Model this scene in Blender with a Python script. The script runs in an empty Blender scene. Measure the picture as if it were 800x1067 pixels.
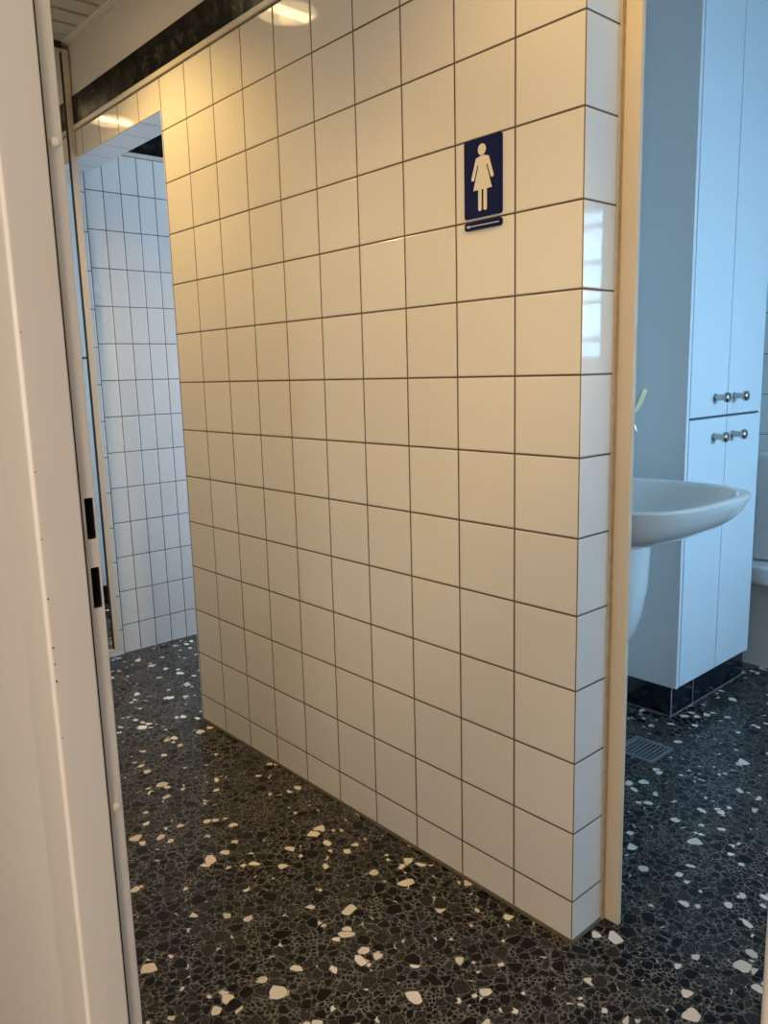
import bpy, bmesh, math, random
from mathutils import Vector, Matrix
random.seed(7)
scene = bpy.context.scene
COL = scene.collection
PI = math.pi

# ------------------------------------------------------------------ node helpers
def new_mat(name):
    m = bpy.data.materials.new(name); m.use_nodes = True
    nt = m.node_tree; nt.nodes.clear()
    out = nt.nodes.new('ShaderNodeOutputMaterial')
    return m, nt, out

class G:
    def __init__(s, nt): s.nt = nt
    def n(s, t, **kw):
        d = s.nt.nodes.new(t)
        for k, v in kw.items(): setattr(d, k, v)
        return d
    def link(s, a, b): s.nt.links.new(a, b)
    def put(s, v, sock):
        if isinstance(v, bpy.types.NodeSocket): s.link(v, sock)
        elif v is not None: sock.default_value = v
    def m(s, op, a, b=None, c=None, clamp=False):
        d = s.n('ShaderNodeMath', operation=op, use_clamp=clamp)
        s.put(a, d.inputs[0]); s.put(b, d.inputs[1]); s.put(c, d.inputs[2])
        return d.outputs[0]
    def mix(s, f, a, b):
        d = s.n('ShaderNodeMix', data_type='RGBA')
        s.put(f, d.inputs[0])
        for v, i in ((a, 6), (b, 7)):
            if isinstance(v, tuple) and len(v) == 3: v = v + (1,)
            s.put(v, d.inputs[i])
        return d.outputs[2]
    def ss(s, x, a, b):
        d = s.n('ShaderNodeMapRange', interpolation_type='SMOOTHSTEP')
        s.put(x, d.inputs[0]); d.inputs[1].default_value = a; d.inputs[2].default_value = b
        return d.outputs[0]
    def xyz(s):
        tc = s.n('ShaderNodeTexCoord'); sp = s.n('ShaderNodeSeparateXYZ')
        s.link(tc.outputs['Object'], sp.inputs[0]); return tc.outputs['Object'], sp.outputs
    def noise(s, vec, scale, detail=2, rough=.5):
        d = s.n('ShaderNodeTexNoise'); s.put(vec, d.inputs['Vector'])
        d.inputs['Scale'].default_value = scale; d.inputs['Detail'].default_value = detail
        d.inputs['Roughness'].default_value = rough
        return d.outputs['Fac']
    def bump(s, h, strength=.3, dist=.001):
        d = s.n('ShaderNodeBump'); d.inputs['Strength'].default_value = strength
        d.inputs['Distance'].default_value = dist; s.put(h, d.inputs['Height']); return d.outputs[0]
    def bsdf(s, out, color, rough=.4, metal=0., normal=None, spec=.5, coat=0.):
        b = s.n('ShaderNodeBsdfPrincipled')
        if isinstance(color, tuple) and len(color) == 3: color = color + (1,)
        s.put(color, b.inputs['Base Color']); s.put(rough, b.inputs['Roughness'])
        b.inputs['Metallic'].default_value = metal
        b.inputs['Specular IOR Level'].default_value = spec
        b.inputs['Coat Weight'].default_value = coat
        b.inputs['Coat Roughness'].default_value = .05
        if normal is not None: s.link(normal, b.inputs['Normal'])
        s.link(b.outputs[0], out.inputs[0]); return b

def plain(name, color, rough=.4, metal=0., var=.04, scale=6., spec=.5, bump=0., bscale=300., coat=0.):
    m, nt, out = new_mat(name); g = G(nt)
    vec, _ = g.xyz()
    f = g.noise(vec, scale, 3)
    c0 = tuple(c * (1 - var) for c in color); c1 = tuple(min(1, c * (1 + var)) for c in color)
    col = g.mix(f, c0, c1)
    nrm = g.bump(g.noise(vec, bscale, 2), bump, .0008) if bump else None
    g.bsdf(out, col, rough, metal, nrm, spec, coat)
    return m

def tile_mat(name, ua, u0, w, v0, h, color=(.80, .775, .73), grout=(.085, .062, .038), gw=.0037, rough=.045, vmin=None):
    """glazed wall tiles: joints at u0+k*w and v0+k*h along axes ua ('x' or 'y') and z"""
    m, nt, out = new_mat(name); g = G(nt)
    vec, o = g.xyz()
    U = o[0] if ua == 'x' else o[1]; V = o[2] if ua != 'xy' else o[1]
    if ua == 'xy': U = o[0]
    su = g.m('DIVIDE', g.m('SUBTRACT', U, u0), w); sv = g.m('DIVIDE', g.m('SUBTRACT', V, v0), h)
    iu = g.m('FLOOR', su); iv = g.m('FLOOR', sv)
    fu = g.m('SUBTRACT', su, iu); fv = g.m('SUBTRACT', sv, iv)
    if vmin is not None:                      # the cut bottom row: no joint below
        pass
    du = g.m('MULTIPLY', g.m('MINIMUM', fu, g.m('SUBTRACT', 1., fu)), w)
    dv = g.m('MULTIPLY', g.m('MINIMUM', fv, g.m('SUBTRACT', 1., fv)), h)
    d = g.m('MINIMUM', du, dv)
    mask = g.ss(d, gw * .32, gw * .62)
    cmb = g.n('ShaderNodeCombineXYZ'); g.link(iu, cmb.inputs[0]); g.link(iv, cmb.inputs[1])
    wn = g.n('ShaderNodeTexWhiteNoise', noise_dimensions='3D'); g.link(cmb.outputs[0], wn.inputs[0])
    sc = g.n('ShaderNodeSeparateColor'); g.link(wn.outputs['Color'], sc.inputs[0])
    val = g.m('ADD', g.m('MULTIPLY', sc.outputs[0], .05), .96)
    soft = g.noise(vec, 3., 2)
    hsv = g.n('ShaderNodeHueSaturation'); hsv.inputs['Color'].default_value = color + (1,)
    g.link(g.m('ADD', val, g.m('MULTIPLY', g.m('SUBTRACT', soft, .5), .04)), hsv.inputs['Value'])
    gcol = g.mix(g.noise(vec, 40, 2), tuple(c * .8 for c in grout), tuple(c * 1.25 for c in grout))
    col = g.mix(mask, gcol, hsv.outputs[0])
    edge = g.ss(d, gw * .3, gw * .3 + .0026)
    tilt = g.m('ADD', g.m('MULTIPLY', g.m('SUBTRACT', sc.outputs[1], .5), g.m('MULTIPLY', fu, .45)),
               g.m('MULTIPLY', g.m('SUBTRACT', sc.outputs[2], .5), g.m('MULTIPLY', fv, .45)))
    wav = g.m('MULTIPLY', g.noise(vec, 22, 1), .10)
    height = g.m('ADD', g.m('ADD', edge, tilt), wav)
    nrm = g.bump(height, .8, .0012)
    r = g.m('ADD', g.m('MULTIPLY', g.m('SUBTRACT', 1., mask), .6), rough)
    g.bsdf(out, col, r, 0, nrm, .5)
    return m

def terrazzo():
    m, nt, out = new_mat('terrazzo'); g = G(nt)
    tc = g.n('ShaderNodeTexCoord')
    nz = g.n('ShaderNodeTexNoise'); nz.inputs['Scale'].default_value = 45; nz.inputs['Detail'].default_value = 1
    g.link(tc.outputs['Object'], nz.inputs['Vector'])
    sub = g.n('ShaderNodeVectorMath', operation='SUBTRACT'); g.link(nz.outputs['Color'], sub.inputs[0]); sub.inputs[1].default_value = (.5, .5, .5)
    scl = g.n('ShaderNodeVectorMath', operation='SCALE'); g.link(sub.outputs[0], scl.inputs[0]); scl.inputs['Scale'].default_value = .008
    add = g.n('ShaderNodeVectorMath', operation='ADD'); g.link(tc.outputs['Object'], add.inputs[0]); g.link(scl.outputs[0], add.inputs[1])
    P = add.outputs[0]
    fine = g.noise(tc.outputs['Object'], 420, 2, .7)
    def layer(scale, seed):
        mp = g.n('ShaderNodeMapping'); g.link(P, mp.inputs[0])
        mp.inputs['Location'].default_value = (seed * 3.7, seed * 1.9, 0)
        mp.inputs['Rotation'].default_value = (0, 0, seed * .7)
        res = []
        for feat in ('F1', 'DISTANCE_TO_EDGE'):
            v = g.n('ShaderNodeTexVoronoi', voronoi_dimensions='2D', feature=feat)
            v.inputs['Scale'].default_value = scale; v.inputs['Randomness'].default_value = .88
            g.link(mp.outputs[0], v.inputs['Vector']); res.append(v)
        sc = g.n('ShaderNodeSeparateColor'); g.link(res[0].outputs['Color'], sc.inputs[0])
        # rounded pebble: distance to the cell edge, eaten away far from the seed
        far = g.m('MULTIPLY', g.m('MAXIMUM', g.m('SUBTRACT', res[0].outputs['Distance'], .30), 0.), .42)
        return g.m('SUBTRACT', res[1].outputs['Distance'], far), sc.outputs
    def stone(rnd, rnd2, white_at, gray_at=.60):
        spk = g.ss(fine, .56, .64)
        gray = g.mix(spk, (.017, .017, .016), (.16, .155, .14))
        gray = g.mix(g.m('MULTIPLY', rnd2, .35), gray, (.022, .022, .020))
        dark = g.mix(rnd2, (.0015, .0015, .002), (.006, .006, .008))
        c = g.mix(g.m('GREATER_THAN', rnd, gray_at), dark, gray)
        wh = g.mix(rnd2, (.90, .84, .74), (.70, .64, .55))
        return g.mix(g.m('GREATER_THAN', rnd, white_at), c, wh)
    cement = g.mix(fine, (.105, .101, .094), (.235, .225, .208))
    d0, s0 = layer(105, 1)
    c = g.mix(g.ss(d0, .06, .11), cement, stone(s0[0], s0[1], .985, .62))
    for scale, seed, e0, e1, pres, white in ((72, 2, .05, .08, .38, .965), (44, 3, .05, .075, .40, .915), (30, 4, .04, .06, .79, .915)):
        d, sr = layer(scale, seed)
        has = g.m('GREATER_THAN', sr[2], pres)
        c = g.mix(g.m('MULTIPLY', has, g.ss(d, e0 - .045, e0 - .02)), c, cement)
        c = g.mix(g.m('MULTIPLY', has, g.ss(d, e0, e1)), c, stone(sr[0], sr[1], white, .60 if scale > 40 else .52))
    dust = g.noise(tc.outputs['Object'], 4, 2)
    h = g.noise(tc.outputs['Object'], 160, 2)
    nrm = g.bump(h, .12, .0006)
    r = g.m('ADD', .20, g.m('MULTIPLY', dust, .16))
    g.bsdf(out, c, r, 0, nrm, .19)
    return m

def border_mat(name):
    """dark glossy relief border tile with a faint lozenge pattern"""
    m, nt, out = new_mat(name); g = G(nt)
    vec, o = g.xyz()
    su = g.m('DIVIDE', g.m('ADD', g.m('ADD', o[0], o[1]), 1.177), .30)
    fu = g.m('FRACT', su)
    du = g.m('MULTIPLY', g.m('MINIMUM', fu, g.m('SUBTRACT', 1., fu)), .30)
    zz = g.m('DIVIDE', g.m('SUBTRACT', o[2], 2.055), .10)
    tri = g.m('ABSOLUTE', g.m('SUBTRACT', g.m('FRACT', g.m('MULTIPLY', su, 3.)), .5))
    loz = g.m('SUBTRACT', g.m('MULTIPLY', tri, 2.), g.m('MULTIPLY', g.m('ABSOLUTE', g.m('SUBTRACT', zz, .5)), 2.))
    n = g.noise(vec, 42, 4, .65)
    f = g.m('MULTIPLY', g.ss(loz, -.25, .45), g.ss(n, .38, .66))
    col = g.mix(f, (.006, .006, .007), (.040, .043, .032))
    col = g.mix(g.ss(du, .0006, .0016), (.002, .002, .002), col)
    nrm = g.bump(g.m('ADD', n, loz), .6, .002)
    g.bsdf(out, col, .24, 0, nrm, .12)
    return m

def plinth_mat(name):
    m, nt, out = new_mat(name); g = G(nt)
    vec, o = g.xyz()
    n = g.noise(vec, 26, 5, .7)
    col = g.mix(g.ss(n, .42, .72), (.004, .005, .009), (.022, .030, .050))
    g.bsdf(out, col, .14, 0, None, .5)
    return m

def ramp_metal(name, c, rough, metal=1.): return plain(name, c, rough, metal, .05, 30)

M = {}
T, Z0 = .15, .0914
M['floor'] = terrazzo()
M['tile_x'] = tile_mat('white_tile_x', 'x', 0., T, Z0, T)
M['tile_end'] = tile_mat('white_tile_end', 'y', -.001, T, Z0, T, rough=.04)
M['tile_y'] = tile_mat('white_tile_y', 'y', .093, .0735, .1225, .1472, color=(.80, .80, .80), grout=(.05, .06, .075), gw=.0035, rough=.16)
M['tile_nib'] = tile_mat('white_tile_nib', 'y', .088, T, .1075, .1472, color=(.80, .80, .80), grout=(.05, .06, .075), gw=.0035, rough=.16)
M['tile_soffit'] = tile_mat('white_tile_soffit', 'xy', 0., T, 0., .115, color=(.80, .80, .80), grout=(.05, .06, .075), gw=.003)
M['tile_room'] = tile_mat('white_tile_room', 'x', .03, T, .137, T, color=(.80, .80, .79), grout=(.16, .16, .17), gw=.003, rough=.15)
M['plaster'] = plain('white_plaster', (.72, .69, .64), .7, bump=.15)
M['hall'] = plain('hall_plaster', (.66, .62, .57), .75, bump=.15)
M['border'] = border_mat('dark_border_tile')
M['strip'] = plain('border_strip', (.66, .62, .55), .3)
M['caulk'] = plain('caulk', (.15, .125, .085), .8, var=.5, scale=30)
M['frame'] = plain('painted_steel', (.66, .62, .565), .42, var=.02, bump=.05, bscale=120)
M['edge'] = plain('painted_edge', (.80, .75, .69), .35, var=.03)  # pale paint; on the frame bend it stands in for a highlight
M['seal'] = plain('dark_seal', (.03, .025, .02), .7)
M['black'] = plain('pocket_black', (.004, .003, .003), .9)
M['wood'] = plain('cream_painted_wood', (.74, .63, .47), .5, var=.05, scale=12, bump=.1, bscale=60)
M['slat'] = plain('ceiling_slat', (.60, .585, .54), .5, var=.02)
M['slatgap'] = plain('slat_gap', (.008, .007, .006), .9)
M['navy'] = plain('navy_plastic', (.004, .011, .080), .35, var=.05, spec=.15)
M['cream'] = plain('sign_white', (.82, .77, .66), .4, var=.02)
M['cab'] = plain('white_laminate', (.74, .77, .80), .30, var=.01, spec=.5)
M['cabgap'] = plain('cabinet_gap', (.06, .09, .12), .8)
M['plinth'] = plinth_mat('navy_plinth_tile')
M['joint'] = plain('pale_joint', (.17, .17, .17), .8)
M['ceramic'] = plain('sanitary_ceramic', (.80, .80, .79), .08, var=.01, coat=.5)
M['chrome'] = plain('chrome', (.72, .70, .66), .18, 1., .03)
M['knob'] = plain('brushed_nickel', (.42, .41, .38), .2, 1., .05)
M['alu'] = plain('aluminium', (.62, .58, .52), .38, .55, .03)
M['mframe'] = plain('cream_mirror_frame', (.66, .60, .51), .4, 0, .03)
M['caulk_side'] = plain('sandy_caulk', (.52, .44, .31), .85, var=.35, scale=60)
M['drain'] = plain('drain_steel', (.26, .28, .29), .45, .7, .1)
M['mirror'] = plain('mirror_glass', (.86, .88, .87), .0, 1., 0.)
M['lever'] = plain('tap_lever', (.86, .72, .44), .25, var=.02)  # white lever, with the warm passage light put into its yellow colour

def emit_mat(name, color, strength):
    m, nt, out = new_mat(name); g = G(nt)
    e = g.n('ShaderNodeEmission'); e.inputs[0].default_value = color + (1,); e.inputs[1].default_value = strength
    g.link(e.outputs[0], out.inputs[0]); return m
def frosted(name):
    m, nt, out = new_mat(name); g = G(nt)
    vec, o = g.xyz()
    e = g.n('ShaderNodeEmission'); e.inputs[0].default_value = (1, .72, .38, 1)
    band = g.m('SUBTRACT', 1., g.ss(g.m('ABSOLUTE', g.m('ADD', o[0], 1.464)),   .026, .036))
    g.link(g.m('ADD', 5., g.m('MULTIPLY', band, 12.)), e.inputs[1])
    g.link(e.outputs[0], out.inputs[0])
    return m
def pane_mat(name):
    m, nt, out = new_mat(name); g = G(nt)
    t = g.n('ShaderNodeBsdfTransparent'); gl = g.n('ShaderNodeBsdfGlossy'); gl.inputs['Roughness'].default_value = .02
    mx = g.n('ShaderNodeMixShader'); mx.inputs[0].default_value = .06
    g.link(t.outputs[0], mx.inputs[1]); g.link(gl.outputs[0], mx.inputs[2]); g.link(mx.outputs[0], out.inputs[0])
    return m
def net_mat(name):
    m, nt, out = new_mat(name); g = G(nt)
    vec, o = g.xyz()
    t = g.n('ShaderNodeBsdfTransparent'); d = g.n('ShaderNodeBsdfTranslucent'); d.inputs[0].default_value = (.9, .9, .92, 1)
    mx = g.n('ShaderNodeMixShader')
    g.link(g.m('ADD', .42, g.m('MULTIPLY', g.noise(vec, 25, 2), .3)), mx.inputs[0])
    g.link(t.outputs[0], mx.inputs[1]); g.link(d.outputs[0], mx.inputs[2]); g.link(mx.outputs[0], out.inputs[0])
    return m
M['dome'] = frosted('frosted_dome')
M['bulb'] = emit_mat('lamp_bulb', (1, .70, .36), 60.)
M['pane'] = pane_mat('window_glass')
M['net'] = net_mat('net_curtain_cloth')
M['upvc'] = plain('window_frame_white', (.78, .78, .78), .35)

# ------------------------------------------------------------------ mesh helpers
def obj(name, bm, mats, parent=None, smooth=False, loc=None):
    me = bpy.data.meshes.new(name); bm.normal_update(); bm.to_mesh(me); bm.free()
    if not isinstance(mats, (list, tuple)): mats = [mats]
    for m_ in mats: me.materials.append(m_)
    if smooth:
        for p in me.polygons: p.use_smooth = True
        me.set_sharp_from_angle(angle=math.radians(38))
    o = bpy.data.objects.new(name, me); COL.objects.link(o)
    if parent is not None:
        o.parent = parent
        o.matrix_parent_inverse = Matrix.Translation(parent.location).inverted() if parent.type == 'EMPTY' else Matrix()
    return o

def box(bm, x0, x1, y0, y1, z0, z1, mi=0, bev=0., seg=2, face_mi=None):
    vs = [bm.verts.new(p) for p in ((x0, y0, z0), (x1, y0, z0), (x1, y1, z0), (x0, y1, z0), (x0, y0, z1), (x1, y0, z1), (x1, y1, z1), (x0, y1, z1))]
    quads = {'-z': (3, 2, 1, 0), '+z': (4, 5, 6, 7), '-y': (0, 1, 5, 4), '+x': (1, 2, 6, 5), '+y': (2, 3, 7, 6), '-x': (3, 0, 4, 7)}
    fs = []
    for k, q in quads.items():
        f = bm.faces.new([vs[i] for i in q]); f.material_index = (face_mi or {}).get(k, mi); fs.append(f)
    if bev:
        es = list({e for f in fs for e in f.edges})
        r = bmesh.ops.bevel(bm, geom=es, offset=bev, segments=seg, profile=.5, affect='EDGES', clamp_overlap=True)
        for f in r['faces']: f.material_index = mi
    return fs
def bx(*a, **k):
    bm = bmesh.new(); box(bm, *a, **k); return bm

def prism(bm, pts, z0, z1, axis='z', mi=0):
    """extrude a closed 2-D outline; axis z: pts=(x,y); axis y: pts=(x,z), extruded in y"""
    def P(p, t): return (p[0], p[1], t) if axis == 'z' else (p[0], t, p[1])
    a = [bm.verts.new(P(p, z0)) for p in pts]; b = [bm.verts.new(P(p, z1)) for p in pts]
    n = len(pts)
    f = [bm.faces.new(a), bm.faces.new(b)]
    for i in range(n): f.append(bm.faces.new((a[i], a[(i + 1) % n], b[(i + 1) % n], b[i])))
    for q in f: q.material_index = mi
    bmesh.ops.recalc_face_normals(bm, faces=f)
    return f

def rrect(x0, x1, z0, z1, r, n=6):
    out = []
    for cx, cz, a0 in ((x1 - r, z1 - r, 0), (x0 + r, z1 - r, 90), (x0 + r, z0 + r, 180), (x1 - r, z0 + r, 270)):
        for i in range(n + 1):
            a = math.radians(a0 + 90 * i / n); out.append((cx + r * math.cos(a), cz + r * math.sin(a)))
    return out

def lathe(bm, prof, origin, axis=(0, 0, 1), seg=32, cap=True):
    """prof: (radius, height along axis)"""
    ax = Vector(axis).normalized(); q = Vector((0, 0, 1)).rotation_difference(ax)
    rings = []
    for r, h in prof:
        rings.append([bm.verts.new(Vector(origin) + q @ Vector((r * math.cos(2 * PI * i / seg), r * math.sin(2 * PI * i / seg), h))) for i in range(seg)])
    for a, b in zip(rings, rings[1:]):
        for i in range(seg): bm.faces.new((a[i], a[(i + 1) % seg], b[(i + 1) % seg], b[i]))
    if cap:
        bm.faces.new(rings[0][::-1]); bm.faces.new(rings[-1])
    bmesh.ops.recalc_face_normals(bm, faces=bm.faces[:])

def tube(bm, pts, rad, seg=14):
    pts = [Vector(p) for p in pts]; rings = []
    rad = rad if isinstance(rad, (list, tuple)) else [rad] * len(pts)
    for i, p in enumerate(pts):
        d = (pts[min(i + 1, len(pts) - 1)] - pts[max(i - 1, 0)]).normalized()
        up = Vector((0, 1, 0)); a = d.cross(up).normalized(); b = a.cross(d).normalized()
        rings.append([bm.verts.new(p + rad[i] * (math.cos(2 * PI * k / seg) * a + math.sin(2 * PI * k / seg) * b)) for k in range(seg)])
    for a, b in zip(rings, rings[1:]):
        for k in range(seg): bm.faces.new((a[k], a[(k + 1) % seg], b[(k + 1) % seg], b[k]))
    bm.faces.new(rings[0][::-1]); bm.faces.new(rings[-1])
    bmesh.ops.recalc_face_normals(bm, faces=bm.faces[:])

def curve_pts(ps, n=24):
    """Catmull-Rom through ps"""
    ps = [Vector(p) for p in ps]; P = [2 * ps[0] - ps[1]] + ps + [2 * ps[-1] - ps[-2]]; out = []
    segs = len(ps) - 1
    for k in range(segs):
        p0, p1, p2, p3 = P[k:k + 4]
        for i in range(n // segs + 1):
            t = i / (n // segs + 1)
            out.append(.5 * ((2 * p1) + (p2 - p0) * t + (2 * p0 - 5 * p1 + 4 * p2 - p3) * t * t + (3 * p1 - p0 - 3 * p2 + p3) * t ** 3))
    out.append(ps[-1]); return out

def struct(name, bm, mats, parent=None, smooth=False):
    o = obj(name, bm, mats, parent, smooth)
    if parent is None: o['kind'] = 'structure'
    return o
def thing(name, label, cat, loc, group=None):
    o = bpy.data.objects.new(name, None); o.empty_display_size = .05; COL.objects.link(o)
    o.location = loc; o['label'] = label; o['category'] = cat
    if group: o['group'] = group
    return o
def tag(o, label, cat, group=None):
    o['label'] = label; o['category'] = cat
    if group: o['group'] = group
    return o

# ------------------------------------------------------------------ the setting
CZ = 2.33            # ceiling of the washroom passage
YB = 1.865           # back wall of the two rooms
WT = .112            # thickness of the tiled partition
XE = -2.345          # far end wall
struct('floor', bx(XE - .1, 2.4, -3.1, YB + .1, -.06, 0), M['floor'])

# tiled partition with an opening at its far end
OX0, OX1, OZ = -2.345, -1.506, 1.952
bm = bmesh.new()
mats = [M['tile_x'], M['tile_end'], M['tile_room'], M['plaster'], M['tile_soffit']]
box(bm, OX1, 0, 0, WT, 0, 2.045, face_mi={'-y': 0, '+x': 1, '-x': 1, '+y': 2, '+z': 3, '-z': 3})
box(bm, OX0, OX1, 0, WT, OZ, 2.045, face_mi={'-y': 0, '-z': 4, '+y': 2, '+z': 3, '-x': 3, '+x': 3})
box(bm, OX0, 0, .004, WT, 2.045, CZ + .1, mi=3, face_mi={'+x': 3})
struct('wall_partition', bm, mats)
bm = bmesh.new(); box(bm, OX0, .0, -.004, .010, 2.060, 2.155, bev=.002)
struct('trim_1', bm, M['border'])
bm = bmesh.new(); box(bm, OX0, .0, -.007, .010, 2.043, 2.060, bev=.003)
struct('trim_2', bm, M['strip'])
bm = bmesh.new(); box(bm, OX1, 0.0, -.004, .0, 0, .007); box(bm, 0, .004, -.002, WT, 0, .006)
struct('trim_3', bm, M['caulk'])

# far end wall (rows of narrow tiles) and the nib in line with the partition
bm = bmesh.new()
box(bm, XE - .1, XE, -.91, YB, 0, 2.040, face_mi={'+x': 0}, mi=1)
box(bm, XE - .1, XE, -.91, YB, 2.040, 2.5, mi=1)
struct('wall_far_end', bm, [M['tile_y'], M['plaster']])
bm = bmesh.new(); box(bm, XE, XE + .012, -.90, .088, 0, OZ, mi=0)
struct('wall_nib', bm, M['tile_nib'])
bm = bmesh.new(); box(bm, XE, XE + .006, WT, YB, 2.052, 2.15, bev=.001)
struct('trim_4', bm, M['border'])
bm = bmesh.new(); box(bm, XE, XE + .010, WT, YB, 2.036, 2.052, bev=.003)
struct('trim_5', bm, M['strip'])

# back wall with two window openings, side walls, dividing wall
def wall_holes(name, x0, x1, y0, y1, z0, z1, holes, mats, face_mi):
    bm = bmesh.new(); xs = x0
    for (hx0, hx1, hz0, hz1) in holes:
        box(bm, xs, hx0, y0, y1, z0, z1, face_mi=face_mi)
        box(bm, hx0, hx1, y0, y1, z0, hz0, face_mi=face_mi); box(bm, hx0, hx1, y0, y1, hz1, z1, face_mi=face_mi)
        xs = hx1
    box(bm, xs, x1, y0, y1, z0, z1, face_mi=face_mi)
    return struct(name, bm, mats)
W1 = (-2.10, -1.25, .45, 2.0); W2 = (1.13, 2.05, 1.17, 1.86)
wall_holes('wall_back', XE, 2.4, YB, YB + .12, 0, 2.5, [W1, W2], [M['tile_room'], M['plaster']], {'+y': 1})
bm = bmesh.new()
WY = (.85, 1.74, .95, 2.0)      # a third window in the right-hand wall
box(bm, 2.3, 2.4, WT, WY[0], 0, 2.5); box(bm, 2.3, 2.4, WY[1], YB, 0, 2.5)
box(bm, 2.3, 2.4, WY[0], WY[1], 0, WY[2]); box(bm, 2.3, 2.4, WY[0], WY[1], WY[3], 2.5)
struct('wall_right', bm, M['tile_room'])
struct('wall_divider', bx(-.70, -.60, WT, YB, 0, 2.5), M['plaster'])
# passage right end, door head over the way into the right-hand room
struct('wall_passage_end', bx(1.15, 1.25, -.91, WT, 0, 2.5), M['plaster'])
bm = bmesh.new(); box(bm, .95, 2.4, WT, WT + .1, 0, 2.5); box(bm, .0, .95, WT - .05, WT + .05, 2.08, 2.5)
struct('wall_front_room', bm, M['plaster'])
# wood jamb strip closing the end of the tiled partition
bm = bmesh.new(); box(bm, -.03, .036, WT + .0005, WT + .0125, 0, 2.08, bev=.0015)
box(bm, -.03, -.012, WT + .0125, WT + .075, 0, 2.08, bev=.001)
struct('trim_6', bm, M['wood'])
bm = bmesh.new(); box(bm, 0, .0045, .101, WT + .001, 0, 2.08)
struct('trim_7', bm, M['caulk_side'])

# ceilings
bm = bmesh.new()
x = XE
k = 0
sx = -2.094 - .095 * 3
while sx < 1.2:
    x0, x1 = max(sx + .008, XE), min(sx + .095 - .008, 1.15)
    if x1 > x0: box(bm, x0, x1, -.91, -.022, CZ, CZ + .010, mi=0, bev=.002)
    sx += .095
box(bm, XE, 1.15, -.91, .004, CZ + .030, CZ + .05, mi=1)
struct('ceiling', bm, [M['slat'], M['slatgap']])
bm = bmesh.new(); box(bm, XE, 1.15, -.024, .004, CZ - .004, CZ + .030, bev=.003)
struct('trim_8', bm, M['plaster'])
bm = bmesh.new(); box(bm, XE - .1, 2.4, WT, YB + .12, 2.5, 2.56)
struct('ceiling_rooms', bm, M['plaster'])

# the wall the camera looks through, with its steel door frame
FX0, FX1, FY0, FY1 = .055, .7405, -.976, -.9095
bm = bmesh.new()
box(bm, XE, FX0 - .06, -.970, -.9145, 0, 2.6); box(bm, FX1 + .06, 2.4, -.970, -.9145, 0, 2.6)
box(bm, FX0 - .06, FX1 + .06, -.970, -.9145, 2.11, 2.6)
struct('wall_doorway', bm, M['hall'])
def arc(cx, cy, r, a0, a1, n=5): return [(cx + r * math.cos(math.radians(a0 + (a1 - a0) * i / n)), cy + r * math.sin(math.radians(a0 + (a1 - a0) * i / n))) for i in range(n + 1)]
def jamb_profile():
    p = [(FX0 - .075, FY0 + .004), (FX0 - .075, FY0)]
    p += arc(FX0 - .006, FY0 + .006, .006, -90, 0)
    p += [(FX0, -.9325)] + [(FX0 - .0015, -.931)]
    p += [(FX0 - .022, -.931), (FX0 - .022, -.9265), (FX0 - .015, -.9262)]
    p += [(FX0 - .015, -.9120)] + arc(FX0 - .0175, -.9120, .0025, 0, 90, 3)
    p += [(FX0 - .075, FY1)]
    return p
jp = jamb_profile()
STR = [((.994, 1.037)), ((.921, .9645))]
bm = bmesh.new(); prism(bm, jp, 0, 2.10)
jamb = struct('door_1', bm, M['frame'])
for z0, z1 in STR:
    cb = obj('cut', bx(FX0 - .05, FX0, -.9215, -.9122, z0, z1, bev=.0012), M['black'])
    md = jamb.modifiers.new('hole', 'BOOLEAN'); md.object = cb; md.operation = 'DIFFERENCE'; md.solver = 'EXACT'
dg = bpy.context.evaluated_depsgraph_get()
me = bpy.data.meshes.new_from_object(jamb.evaluated_get(dg)); jamb.modifiers.clear(); jamb.data = me
for o in [o for o in COL.objects if o.name.startswith('cut')]: bpy.data.objects.remove(o, do_unlink=True)
me.materials.clear(); me.materials.append(M['frame'])
for p in me.polygons: p.material_index = 0; p.use_smooth = True
me.set_sharp_from_angle(angle=math.radians(35))
# parts of the frame: dark seal in the groove, pocket liners, buffers, right jamb and head
obj('rubber_seal', bx(FX0 - .0215, FX0 - .0142, -.9308, -.9247, 0, 2.09), M['seal'], jamb)
for z0, z1 in STR:
    bm = bmesh.new()
    box(bm, FX0 - .051, FX0 - .0165, -.9213, -.9124, z0 + .0006, z1 - .0006)
    for f in [f for f in bm.faces if f.normal.x > .5 or f.calc_center_median().x > FX0 - .017]: bm.faces.remove(f)
    bmesh.ops.reverse_faces(bm, faces=bm.faces[:])
    obj('strike_pocket', bm, M['black'], jamb)
for zz in (1.376, .697, 1.95):
    bm = bmesh.new(); lathe(bm, [(.0045, 0), (.0045, .002), (.0038, .0036), (.0018, .0046)], (FX0 - .015, -.9185, zz), (1, 0, 0), 16)
    obj('rubber_buffer', bm, M['edge'], jamb, True)
bm = bmesh.new(); prism(bm, arc(FX0 - .006, FY0 + .006, .0063, -58, -22, 4) + [(FX0 - .004, FY0 + .004)], 0, 2.06)  # highlight of the rounded bend, put in as a paler strip
obj('bend_highlight', bm, M['edge'], jamb, True)['label'] = 'pale strip painted as the highlight along the frame bend'
cxm = (FX0 + FX1) / 2
bm = bmesh.new(); prism(bm, [(2 * cxm - a, b) for a, b in jp], 0, 2.10)
obj('jamb', bm, M['frame'], jamb, True)
bm = bmesh.new(); box(bm, FX0 - .075, FX1 + .075, FY0, FY1, 2.06, 2.135, bev=.003)
obj('door_head', bm, M['frame'], jamb)
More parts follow.
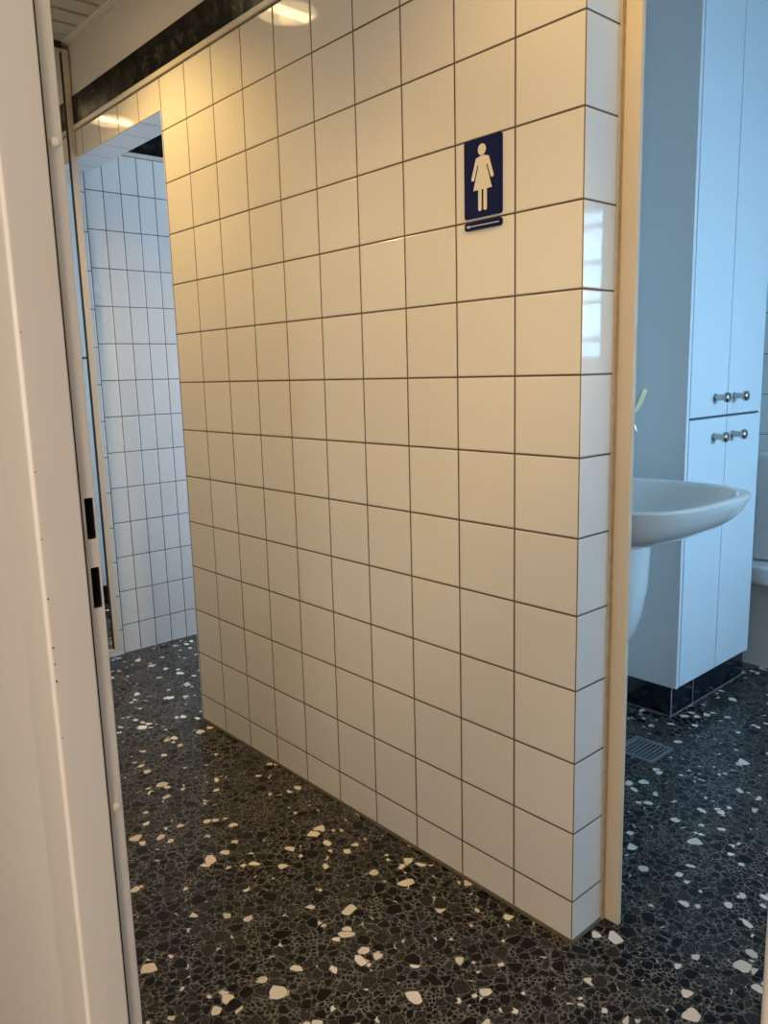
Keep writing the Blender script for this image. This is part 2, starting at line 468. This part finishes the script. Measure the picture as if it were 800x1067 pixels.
# small chips in the paint of the bend
bm = bmesh.new()
for zz, s in ((1.07, .0011), (1.005, .0011), (.945, .0016), (.895, .0018), (.878, .0014), (.86, .0018), (.80, .0012), (1.20, .001)):
    box(bm, FX0 - .0012, FX0 + .0004, -.9708 - s * .6, -.9708 + s * .2, zz - s * .5, zz + s * .6)
obj('paint_chips', bm, M['seal'], jamb)

# hall where the camera stands
struct('wall_hall', bx(XE - .1, 2.4, -3.1, -3.0, 0, 2.6), M['hall'])
struct('wall_hall_left', bx(XE - .1, XE, -3.0, -.975, 0, 2.6), M['hall'])
struct('wall_hall_right', bx(2.3, 2.4, -3.0, -.915, 0, 2.6), M['hall'])
struct('ceiling_hall', bx(XE - .1, 2.4, -3.1, -.915, 2.6, 2.66), M['hall'])

# ------------------------------------------------------------------ windows
def window(name, holes, axis):
    a0, a1, z0, z1 = holes
    def B(bm, u0, u1, t0, t1, zz0, zz1, **k):
        if axis == 'y': box(bm, u0, u1, YB + t0, YB + t1, zz0, zz1, **k)
        else: box(bm, 2.3 + t0, 2.3 + t1, u0, u1, zz0, zz1, **k)
    bm = bmesh.new(); w = .035
    B(bm, a0, a1, .03, .08, z0, z0 + w); B(bm, a0, a1, .03, .08, z1 - w, z1)
    B(bm, a0, a0 + w, .03, .08, z0 + w, z1 - w); B(bm, a1 - w, a1, .03, .08, z0 + w, z1 - w)
    mid = (a0 + a1) / 2
    B(bm, mid - .02, mid + .02, .035, .075, z0 + w, z1 - w)
    for q in (.16, .40, .64, .86):
        zm = z0 + (z1 - z0) * q
        B(bm, a0 + w, mid - .02, .04, .07, zm - .011, zm + .011); B(bm, mid + .02, a1 - w, .04, .07, zm - .011, zm + .011)
    o = struct(name, bm, M['upvc'])
    bm = bmesh.new(); B(bm, a0 + w, a1 - w, .054, .056, z0 + w, z1 - w)
    obj('pane', bm, M['pane'], o)
    # net curtain: a pleated sheet
    bm = bmesh.new(); n = 90; r0 = []; r1 = []
    for i in range(n + 1):
        u = a0 + .01 + (a1 - a0 - .02) * i / n; t = .010 + .010 * math.sin(i * 1.15) + .004 * math.sin(i * .41)
        for z, r in ((z0 + .02, r0), (z1 - .03, r1)):
            r.append(bm.verts.new((u, YB + t, z) if axis == 'y' else (2.3 + t, u, z)))
    for i in range(n): bm.faces.new((r0[i], r0[i + 1], r1[i + 1], r1[i]))
    obj('net_curtain', bm, M['net'], o, True)
    return o
window('window_1', W1, 'y'); window('window_2', W2, 'y'); window('window_3', WY, 'x')

# ------------------------------------------------------------------ mirror panel closing the passage end
MX = -2.155
mp = thing('mirror_panel', 'tall framed mirror panel hanging at the far left end of the tiled passage', 'mirror', (MX - .01, -.43, 0))
MB, MT, MY0 = .082, CZ - .020, -.88
bm = bmesh.new()
box(bm, MX - .022, MX, -.0245, -.001, MB, MT, bev=.002); box(bm, MX - .022, MX, MY0, MY0 + .036, MB, MT, bev=.002)
box(bm, MX - .022, MX, MY0 + .036, -.0245, MB, MB + .012, bev=.002); box(bm, MX - .022, MX, MY0 + .036, -.0245, MT - .012, MT, bev=.002)
obj('frame', bm, M['mframe'], mp)
obj('glass', bx(MX - .016, MX - .008, MY0 + .034, -.022, MB + .010, MT - .010), M['mirror'], mp)
bm = bmesh.new(); box(bm, MX - .008, MX - .002, -.0285, -.0242, MB + .012, MT - .012)
obj('gasket', bm, M['seal'], mp)
obj('top_rail', bx(MX - .03, MX + .008, MY0, -.025, MT + .002, CZ - .0005), M['seal'], mp)

# cupboard in the far room, seen in that mirror
cp = thing('storage_cupboard', 'plain pale cupboard with dark plinth, seen only as a sliver in the mirror panel', 'cupboard', (-1.0, .62, 0))
obj('carcass', bx(-1.19, -.80, .22, 1.05, .10, 2.1, bev=.002), M['cab'], cp)
obj('plinth', bx(-1.18, -.80, .23, 1.04, 0, .10), M['plinth'], cp)
for z0, z1 in ((.105, 1.262), (1.272, 2.095)):
    obj('door', bx(-1.211, -1.191, .222, 1.048, z0, z1, bev=.0015), M['cab'], cp)
obj('gap', bx(-1.2, -1.19, .224, 1.046, 1.262, 1.272), M['cabgap'], cp)

# ------------------------------------------------------------------ restroom sign
SX0, SX1, SZ0, SZ1 = -.2735, -.179, 1.4465, 1.5905
sg = thing('restroom_sign', 'navy blue plate with a white woman pictogram on the tiled wall', 'sign', (-.226, 0, SZ0))
bm = bmesh.new(); prism(bm, rrect(SX0, SX1, SZ0, SZ1, .005), -.0035, .0006, 'y')
obj('plate', bm, M['navy'], sg)
def uv(u, v): return (SX0 + u * (SX1 - SX0), SZ1 - v * (SZ1 - SZ0))
bm = bmesh.new(); Y0, Y1 = -.0044, -.0030
cx_, cz_ = uv(.49, .150)
prism(bm, [(cx_ + .0098 * math.cos(2 * PI * i / 28), cz_ + .0103 * math.sin(2 * PI * i / 28)) for i in range(28)], Y0, Y1, 'y')
body = [(.355, .262), (.40, .236), (.45, .228), (.55, .228), (.60, .236), (.645, .262), (.655, .33), (.60, .345), (.745, .650), (.255, .650), (.40, .345), (.345, .33)]
prism(bm, [uv(*p) for p in body], Y0, Y1, 'y')
def capsule(p0, p1, r, n=8):
    a = Vector(uv(*p0)); b = Vector(uv(*p1)); d = (b - a).normalized(); ang = math.atan2(d.y, d.x); out = []
    for i in range(n + 1): t = ang - PI / 2 + PI * i / n; out.append((b.x + r * math.cos(t), b.y + r * math.sin(t)))
    for i in range(n + 1): t = ang + PI / 2 + PI * i / n; out.append((a.x + r * math.cos(t), a.y + r * math.sin(t)))
    return out
for s in (-1, 1):
    prism(bm, capsule((.5 + s * .135, .268), (.5 + s * .255, .500), .0037), Y0 - .00015, Y1, 'y')
    prism(bm, capsule((.5 + s * .070, .62), (.5 + s * .070, .893), .0041), Y0 + .00015 , Y1, 'y')
obj('woman_pictogram', bm, M['cream'], sg)
ar = thing('arrow_plaque', 'small navy strip with a white arrow pointing left, below the woman sign', 'sign', (-.226, 0, 1.425))
bm = bmesh.new(); prism(bm, rrect(-.2735, -.179, 1.4245, 1.4395, .0055), -.0035, .0006, 'y')
obj('plate', bm, M['navy'], ar)
bm = bmesh.new()
az = 1.432
prism(bm, [(-.2635, az - .0009), (-.186, az - .0009), (-.186, az + .0009), (-.2635, az + .0009)], Y0, Y1, 'y')
prism(bm, [(-.2690, az), (-.2605, az - .0034), (-.2615, az), (-.2605, az + .0034)], Y0, Y1, 'y')
obj('arrow', bm, plain('arrow_white', (.62, .64, .72), .4), ar)

# ------------------------------------------------------------------ tall cabinet in the right-hand room
CF, CY0, CY1, CT = -.38, 1.125, 1.655, 2.45
cb = thing('tall_cabinet', 'tall white four-door cupboard on a dark tiled plinth beside the washbasin', 'cabinet', (-.49, 1.39, 0))
bm = bmesh.new()
box(bm, -.599, CF, CY0, CY0 + .016, .10, CT, bev=.001); box(bm, -.599, CF, CY1 - .016, CY1, .10, CT, bev=.001)
box(bm, -.599, CF - .022, CY0 + .016, CY1 - .016, .10, CT - .002)
obj('carcass', bm, M['cab'], cb)
obj('shadow_gap', bx(CF - .022, CF - .012, CY0 + .016, CY1 - .016, .102, CT - .004), M['cabgap'], cb)
bm = bmesh.new()
ym = 1.395
box(bm, -.599, -.394, CY0 - .003 + .0, CY1 - .006, .0, .10)
pl_ = obj('plinth', bm, M['plinth'], cb)
bm = bmesh.new()
box(bm, -.395, -.3932, CY0 - .0042, CY0 + .0015, 0, .10)
box(bm, -.395, -.3932, 1.268, 1.2725, 0, .10)
box(bm, -.599, -.3925, CY0 - .0055, CY1 - .006, 0, .004)
obj('plinth_joint', bm, M['joint'], cb)
for z0, z1, kz in ((.103, .981, .921), (.989, CT - .004, 1.048)):
    for y0, y1, ky in ((CY0 + .0185, ym - .002, 1.305), (ym + .002, CY1 - .0185, 1.438)):
        d = obj('door', bx(CF - .014, CF + .0015, y0, y1, z0, z1, bev=.0015), M['cab'], cb)
        bm = bmesh.new()
        lathe(bm, [(.0120, 0), (.0120, .003), (.0100, .005), (.0098, .028), (.0105, .031), (.0150, .033), (.0168, .036), (.0168, .043), (.0150, .0465), (.0100, .0490), (.0040, .0502)], (CF + .0015, ky, kz), (1, 0, 0), 28)
        obj('knob', bm, M['knob'], d, True)

# ------------------------------------------------------------------ washbasin
WX, WYC, WZ = -.6005, .655, .82
def outline(a, b, x_c, xb, n=3.2, k=44):
    """plan of the basin: straight back at xb, straight sides, superellipse front"""
    pts = []
    for i in range(k + 1):
        t = -PI / 2 + PI * i / k
        c, s = math.cos(t), math.sin(t)
        pts.append((x_c + a * (abs(c) ** (2 / n)), b * math.copysign(abs(s) ** (2 / n), s)))
    for j in range(1, 9): pts.append((x_c + (xb - x_c) * j / 8, b * (1 - .06 * (j / 8))))
    nb = 10
    for j in range(1, nb): pts.append((xb, b * .94 * (1 - 2 * j / nb)))
    for j in range(8, 0, -1): pts.append((x_c + (xb - x_c) * j / 8, -b * (1 - .06 * (j / 8))))
    return pts
wb = thing('washbasin', 'white ceramic washbasin on the wall with half pedestal, in the right-hand room', 'washbasin', (-.35, WYC, 0))
A, B_, XC = .312, .292, -.335
def ring(bm, ins, z, zf=0., bulge=1., back=WX):
    return [bm.verts.new((x, WYC + y, z)) for x, y in outline(max(A - ins, .01) , max(B_ - ins, .01), XC, back)]
bm = bmesh.new()
rings = []
def under(f, z):      # scaled outline pulled towards the wall for the underside
    pts = outline(A, B_, XC, WX); out = []
    for x, y in pts:
        out.append(bm.verts.new((WX + (x - WX) * f, WYC + y * (0.30 + .70 * f), z)))
    return out
for f, z in ((.38, .688), (.50, .690), (.62, .696), (.73, .706), (.82, .720), (.89, .738), (.94, .760), (.972, .783), (.990, .802), (.998, .813)):
    rings.append(under(f, z))
rings.append(ring(bm, 0, .818)); rings.append(ring(bm, .004, .8225)); rings.append(ring(bm, .012, .824)); rings.append(ring(bm, .024, .8225))
def inner(ins, z, back): return [bm.verts.new((x, WYC + y, z)) for x, y in outline(A - ins, B_ - ins, XC, back)]
for ins, z, bk in ((.030, .8195, -.49), (.036, .810, -.482), (.046, .785, -.470), (.062, .755, -.455), (.090, .730, -.435), (.130, .714, -.41), (.175, .706, -.385)):
    rings.append(inner(ins, z, bk))
for a, b in zip(rings, rings[1:]):
    n = len(a)
    for i in range(n): bm.faces.new((a[i], a[(i + 1) % n], b[(i + 1) % n], b[i]))
bm.faces.new(rings[0][::-1]); bm.faces.new(rings[-1])
bmesh.ops.recalc_face_normals(bm, faces=bm.faces[:])
bo = obj('bowl', bm, M['ceramic'], wb, True)
for p in bo.data.polygons: p.use_smooth = True
bm = bmesh.new(); lathe(bm, [(.022, 0), (.022, .003), (.016, .0045), (.010, .003)], (XC - .01, WYC, .706), (0, 0, 1), 24)
obj('waste', bm, M['chrome'], wb, True)
# half pedestal
bm = bmesh.new(); rings = []
for z, xf, hw in ((.705, -.225, .105), (.694, -.219, .108), (.686, -.224, .104), (.680, -.238, .092), (.64, -.240, .090), (.56, -.243, .087), (.48, -.256, .080), (.42, -.276, .073), (.38, -.310, .066), (.355, -.37, .056), (.340, -.43, .045), (.334, -.50, .03)):
    r = []
    for i in range(25):
        t = -PI / 2 + PI * i / 24
        c, s = math.cos(t), math.sin(t)
        r.append(bm.verts.new((max(WX, xf - .13) + (xf - max(WX, xf - .13)) * abs(c) ** (2 / 2.6), WYC + hw * math.copysign(abs(s) ** (2 / 2.6), s), z)))
    r.append(bm.verts.new((WX, WYC + hw, z))); r.append(bm.verts.new((WX, WYC - hw, z)))
    rings.append(r)
for a, b in zip(rings, rings[1:]):
    n = len(a)
    for i in range(n): bm.faces.new((a[i], a[(i + 1) % n], b[(i + 1) % n], b[i]))
bm.faces.new(rings[0]); bm.faces.new(rings[-1]); bmesh.ops.recalc_face_normals(bm, faces=bm.faces[:])
obj('half_pedestal', bm, M['ceramic'], wb, True)

# wall tap with a long elbow lever
tp = thing('wall_tap', 'chrome wall tap with upturned pale lever above the washbasin', 'tap', (-.57, .655, .96))
bm = bmesh.new()
lathe(bm, [(.03, 0), (.03, .006), (.022, .010), (.022, .075), (.016, .082)], (WX, .655, .985), (1, 0, 0), 24)
obj('body', bm, M['chrome'], tp, True)
bm = bmesh.new()
tube(bm, curve_pts([(-.535, .655, .985), (-.43, .655, 1.005), (-.33, .655, 1.020), (-.292, .655, 1.012), (-.279, .655, .982)]), .0085)
obj('spout', bm, M['chrome'], tp, True)
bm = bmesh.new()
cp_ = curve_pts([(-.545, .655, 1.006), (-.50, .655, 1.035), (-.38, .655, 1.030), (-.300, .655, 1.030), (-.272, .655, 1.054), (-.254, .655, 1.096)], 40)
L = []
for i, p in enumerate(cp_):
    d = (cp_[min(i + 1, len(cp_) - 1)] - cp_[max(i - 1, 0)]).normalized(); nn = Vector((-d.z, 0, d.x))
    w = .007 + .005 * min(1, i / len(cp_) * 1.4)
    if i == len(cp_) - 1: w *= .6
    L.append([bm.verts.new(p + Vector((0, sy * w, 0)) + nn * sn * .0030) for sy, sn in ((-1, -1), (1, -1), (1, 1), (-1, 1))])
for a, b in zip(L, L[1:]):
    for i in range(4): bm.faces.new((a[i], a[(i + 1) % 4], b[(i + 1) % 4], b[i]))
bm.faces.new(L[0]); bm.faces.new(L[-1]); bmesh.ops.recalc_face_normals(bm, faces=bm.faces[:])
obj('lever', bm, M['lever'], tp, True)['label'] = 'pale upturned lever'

# ------------------------------------------------------------------ floor drain
dr = thing('floor_drain', 'square grey slotted metal floor drain beside the wooden jamb', 'drain', (-.334, .851, 0))
dx0, dx1, dy0, dy1 = -.398, -.270, .787, .916
bm = bmesh.new(); box(bm, dx0, dx1, dy0, dy0 + .012, .0002, .004); box(bm, dx0, dx1, dy1 - .012, dy1, .0002, .004)
box(bm, dx0, dx0 + .012, dy0 + .012, dy1 - .012, .0002, .004); box(bm, dx1 - .012, dx1, dy0 + .012, dy1 - .012, .0002, .004)
obj('rim', bm, M['drain'], dr)
bm = bmesh.new(); n = 8; w = (dx1 - dx0 - .024)
for i in range(n):
    x0 = dx0 + .012 + w * i / n
    box(bm, x0, x0 + w / n * .52, dy0 + .012, dy1 - .012, .0003, .0032)
obj('grate', bm, M['drain'], dr)
obj('sump', bx(dx0 + .01, dx1 - .01, dy0 + .01, dy1 - .01, .0001, .0006), M['black'], dr)

# ------------------------------------------------------------------ white ledge and rounded box behind the cabinet
lb = obj('pipe_ledge', bx(-.458, .25, 1.70, YB - .001, .338, .412, bev=.014, seg=4), plain('ledge_white', (.78, .79, .80), .25), None, True)
tag(lb, 'white rounded ledge on the back wall, glimpsed right of the tall cabinet', 'ledge')
hb = obj('wall_box', bx(-.452, .02, 1.78, YB - .001, .413, .83, bev=.03, seg=5), plain('box_white', (.80, .81, .82), .25), None, True)
tag(hb, 'white round-edged box standing on the ledge right of the tall cabinet', 'box')
bm = bmesh.new(); box(bm, -.46, .25, 1.78, YB - .001, 0.0, .337)
struct('trim_9', bm, M['plaster'])

# ------------------------------------------------------------------ lamps
LX, LY = -1.464, -.457
lp = thing('ceiling_lamp', 'round recessed ceiling lamp whose glow is mirrored in the tiles at top left', 'lamp', (LX, LY, CZ))
bm = bmesh.new(); lathe(bm, [(.100, -.001), (.118, -.001), (.119, -.004), (.112, -.010), (.103, -.012), (.099, -.010)], (LX, LY, CZ), (0, 0, 1), 48, cap=False)
obj('rim', bm, M['edge'], lp, True)
bm = bmesh.new(); lathe(bm, [(.001, -.004), (.06, -.0045), (.100, -.006)], (LX, LY, CZ), (0, 0, 1), 40, cap=False)
obj('glass', bm, M['dome'], lp, True)

def point(name, loc, energy, color, r=.08):
    l = bpy.data.lights.new(name, 'POINT'); l.energy = energy; l.color = color; l.shadow_soft_size = r
    o = bpy.data.objects.new(name, l); COL.objects.link(o); o.location = loc; return o
def area(name, loc, target, sx, sy, energy, color):
    l = bpy.data.lights.new(name, 'AREA'); l.shape = 'RECTANGLE'; l.size = sx; l.size_y = sy; l.energy = energy; l.color = color
    o = bpy.data.objects.new(name, l); COL.objects.link(o); o.location = loc
    o.rotation_euler = (Vector(target) - Vector(loc)).to_track_quat('-Z', 'Z').to_euler(); return o
def spot(name, loc, energy, color, deg, blend, r):
    l = bpy.data.lights.new(name, 'SPOT'); l.energy = energy; l.color = color; l.shadow_soft_size = r
    l.spot_size = math.radians(deg); l.spot_blend = blend
    o = bpy.data.objects.new(name, l); COL.objects.link(o); o.location = loc; return o
WARM = (1., .64, .20)
BLUE = (.34, .67, 1.)
SKY = (.56, .78, 1.)
spot('passage_light', (LX, LY, CZ - .016), 32, WARM, 138, .55, .028)
spot('passage_light_near', (.16, -.44, CZ - .016), 24, WARM, 138, .55, .05)
o = spot('passage_end_fill', (1.02, -.56, 1.80), 44, (1., .74, .34), 46, .6, .10)  # added fill spot without a fixture, evens the light down the tiled wall
o.rotation_euler = (Vector((-1.2, -.22, .75)) - o.location).to_track_quat('-Z', 'Y').to_euler()
point('hall_light', (1.7, -2.5, 1.2), 56, (1., .87, .75), .25)
point('hall_fill', (.2, -2.6, 1.2), 15, (1., .88, .74), .25)  # added fill behind the camera, brightens the outer face of the door frame
def window_light(name, h, axis, energy, spread, BLUE=BLUE):
    c, zc = (h[0] + h[1]) / 2, (h[2] + h[3]) / 2
    if axis == 'y': o = area(name, (c, YB + .13, zc), (c, 0, zc), h[1] - h[0] - .02, h[3] - h[2] - .02, energy, BLUE)
    else: o = area(name, (2.43, c, zc), (0, c, zc - .45), h[1] - h[0] - .02, h[3] - h[2] - .02, energy, BLUE)
    o.data.spread = math.radians(spread)
window_light('daylight_left', W1, 'y', 45, 170, SKY)
window_light('daylight_back', W2, 'y', 24, 170)
window_light('daylight_right', WY, 'x', 37, 70)

w = bpy.data.worlds.new('World'); scene.world = w; w.use_nodes = True
w.node_tree.nodes['Background'].inputs[0].default_value = (.55, .75, 1., 1)
w.node_tree.nodes['Background'].inputs[1].default_value = .6

# ------------------------------------------------------------------ camera (solved from the tile grid)
f, yaw, pitch, roll = 824.6073, -.8443, -.1738, -.0269
CX, CY, CZc = .83488561, -1.2217987, 1.15426436
sy, cy = math.sin(yaw), math.cos(yaw)
fw0 = Vector((sy, cy, 0)); rt0 = Vector((cy, -sy, 0)); up0 = Vector((0, 0, 1))
fw = fw0 * math.cos(pitch) + up0 * math.sin(pitch); up = up0 * math.cos(pitch) - fw0 * math.sin(pitch)
rt = rt0 * math.cos(roll) + up * math.sin(roll); u2 = up * math.cos(roll) - rt0 * math.sin(roll)
cam = bpy.data.cameras.new('Camera'); co = bpy.data.objects.new('Camera', cam); COL.objects.link(co)
Mx = Matrix((rt, u2, -fw)).transposed().to_4x4(); Mx.translation = (CX, CY, CZc); co.matrix_world = Mx
cam.sensor_fit = 'HORIZONTAL'; cam.sensor_width = 36; cam.lens = f * 36 / 800; cam.clip_start = .02
scene.camera = co
scene.view_settings.view_transform = 'Standard'
scene.view_settings.look = 'None'
scene.view_settings.exposure = 0
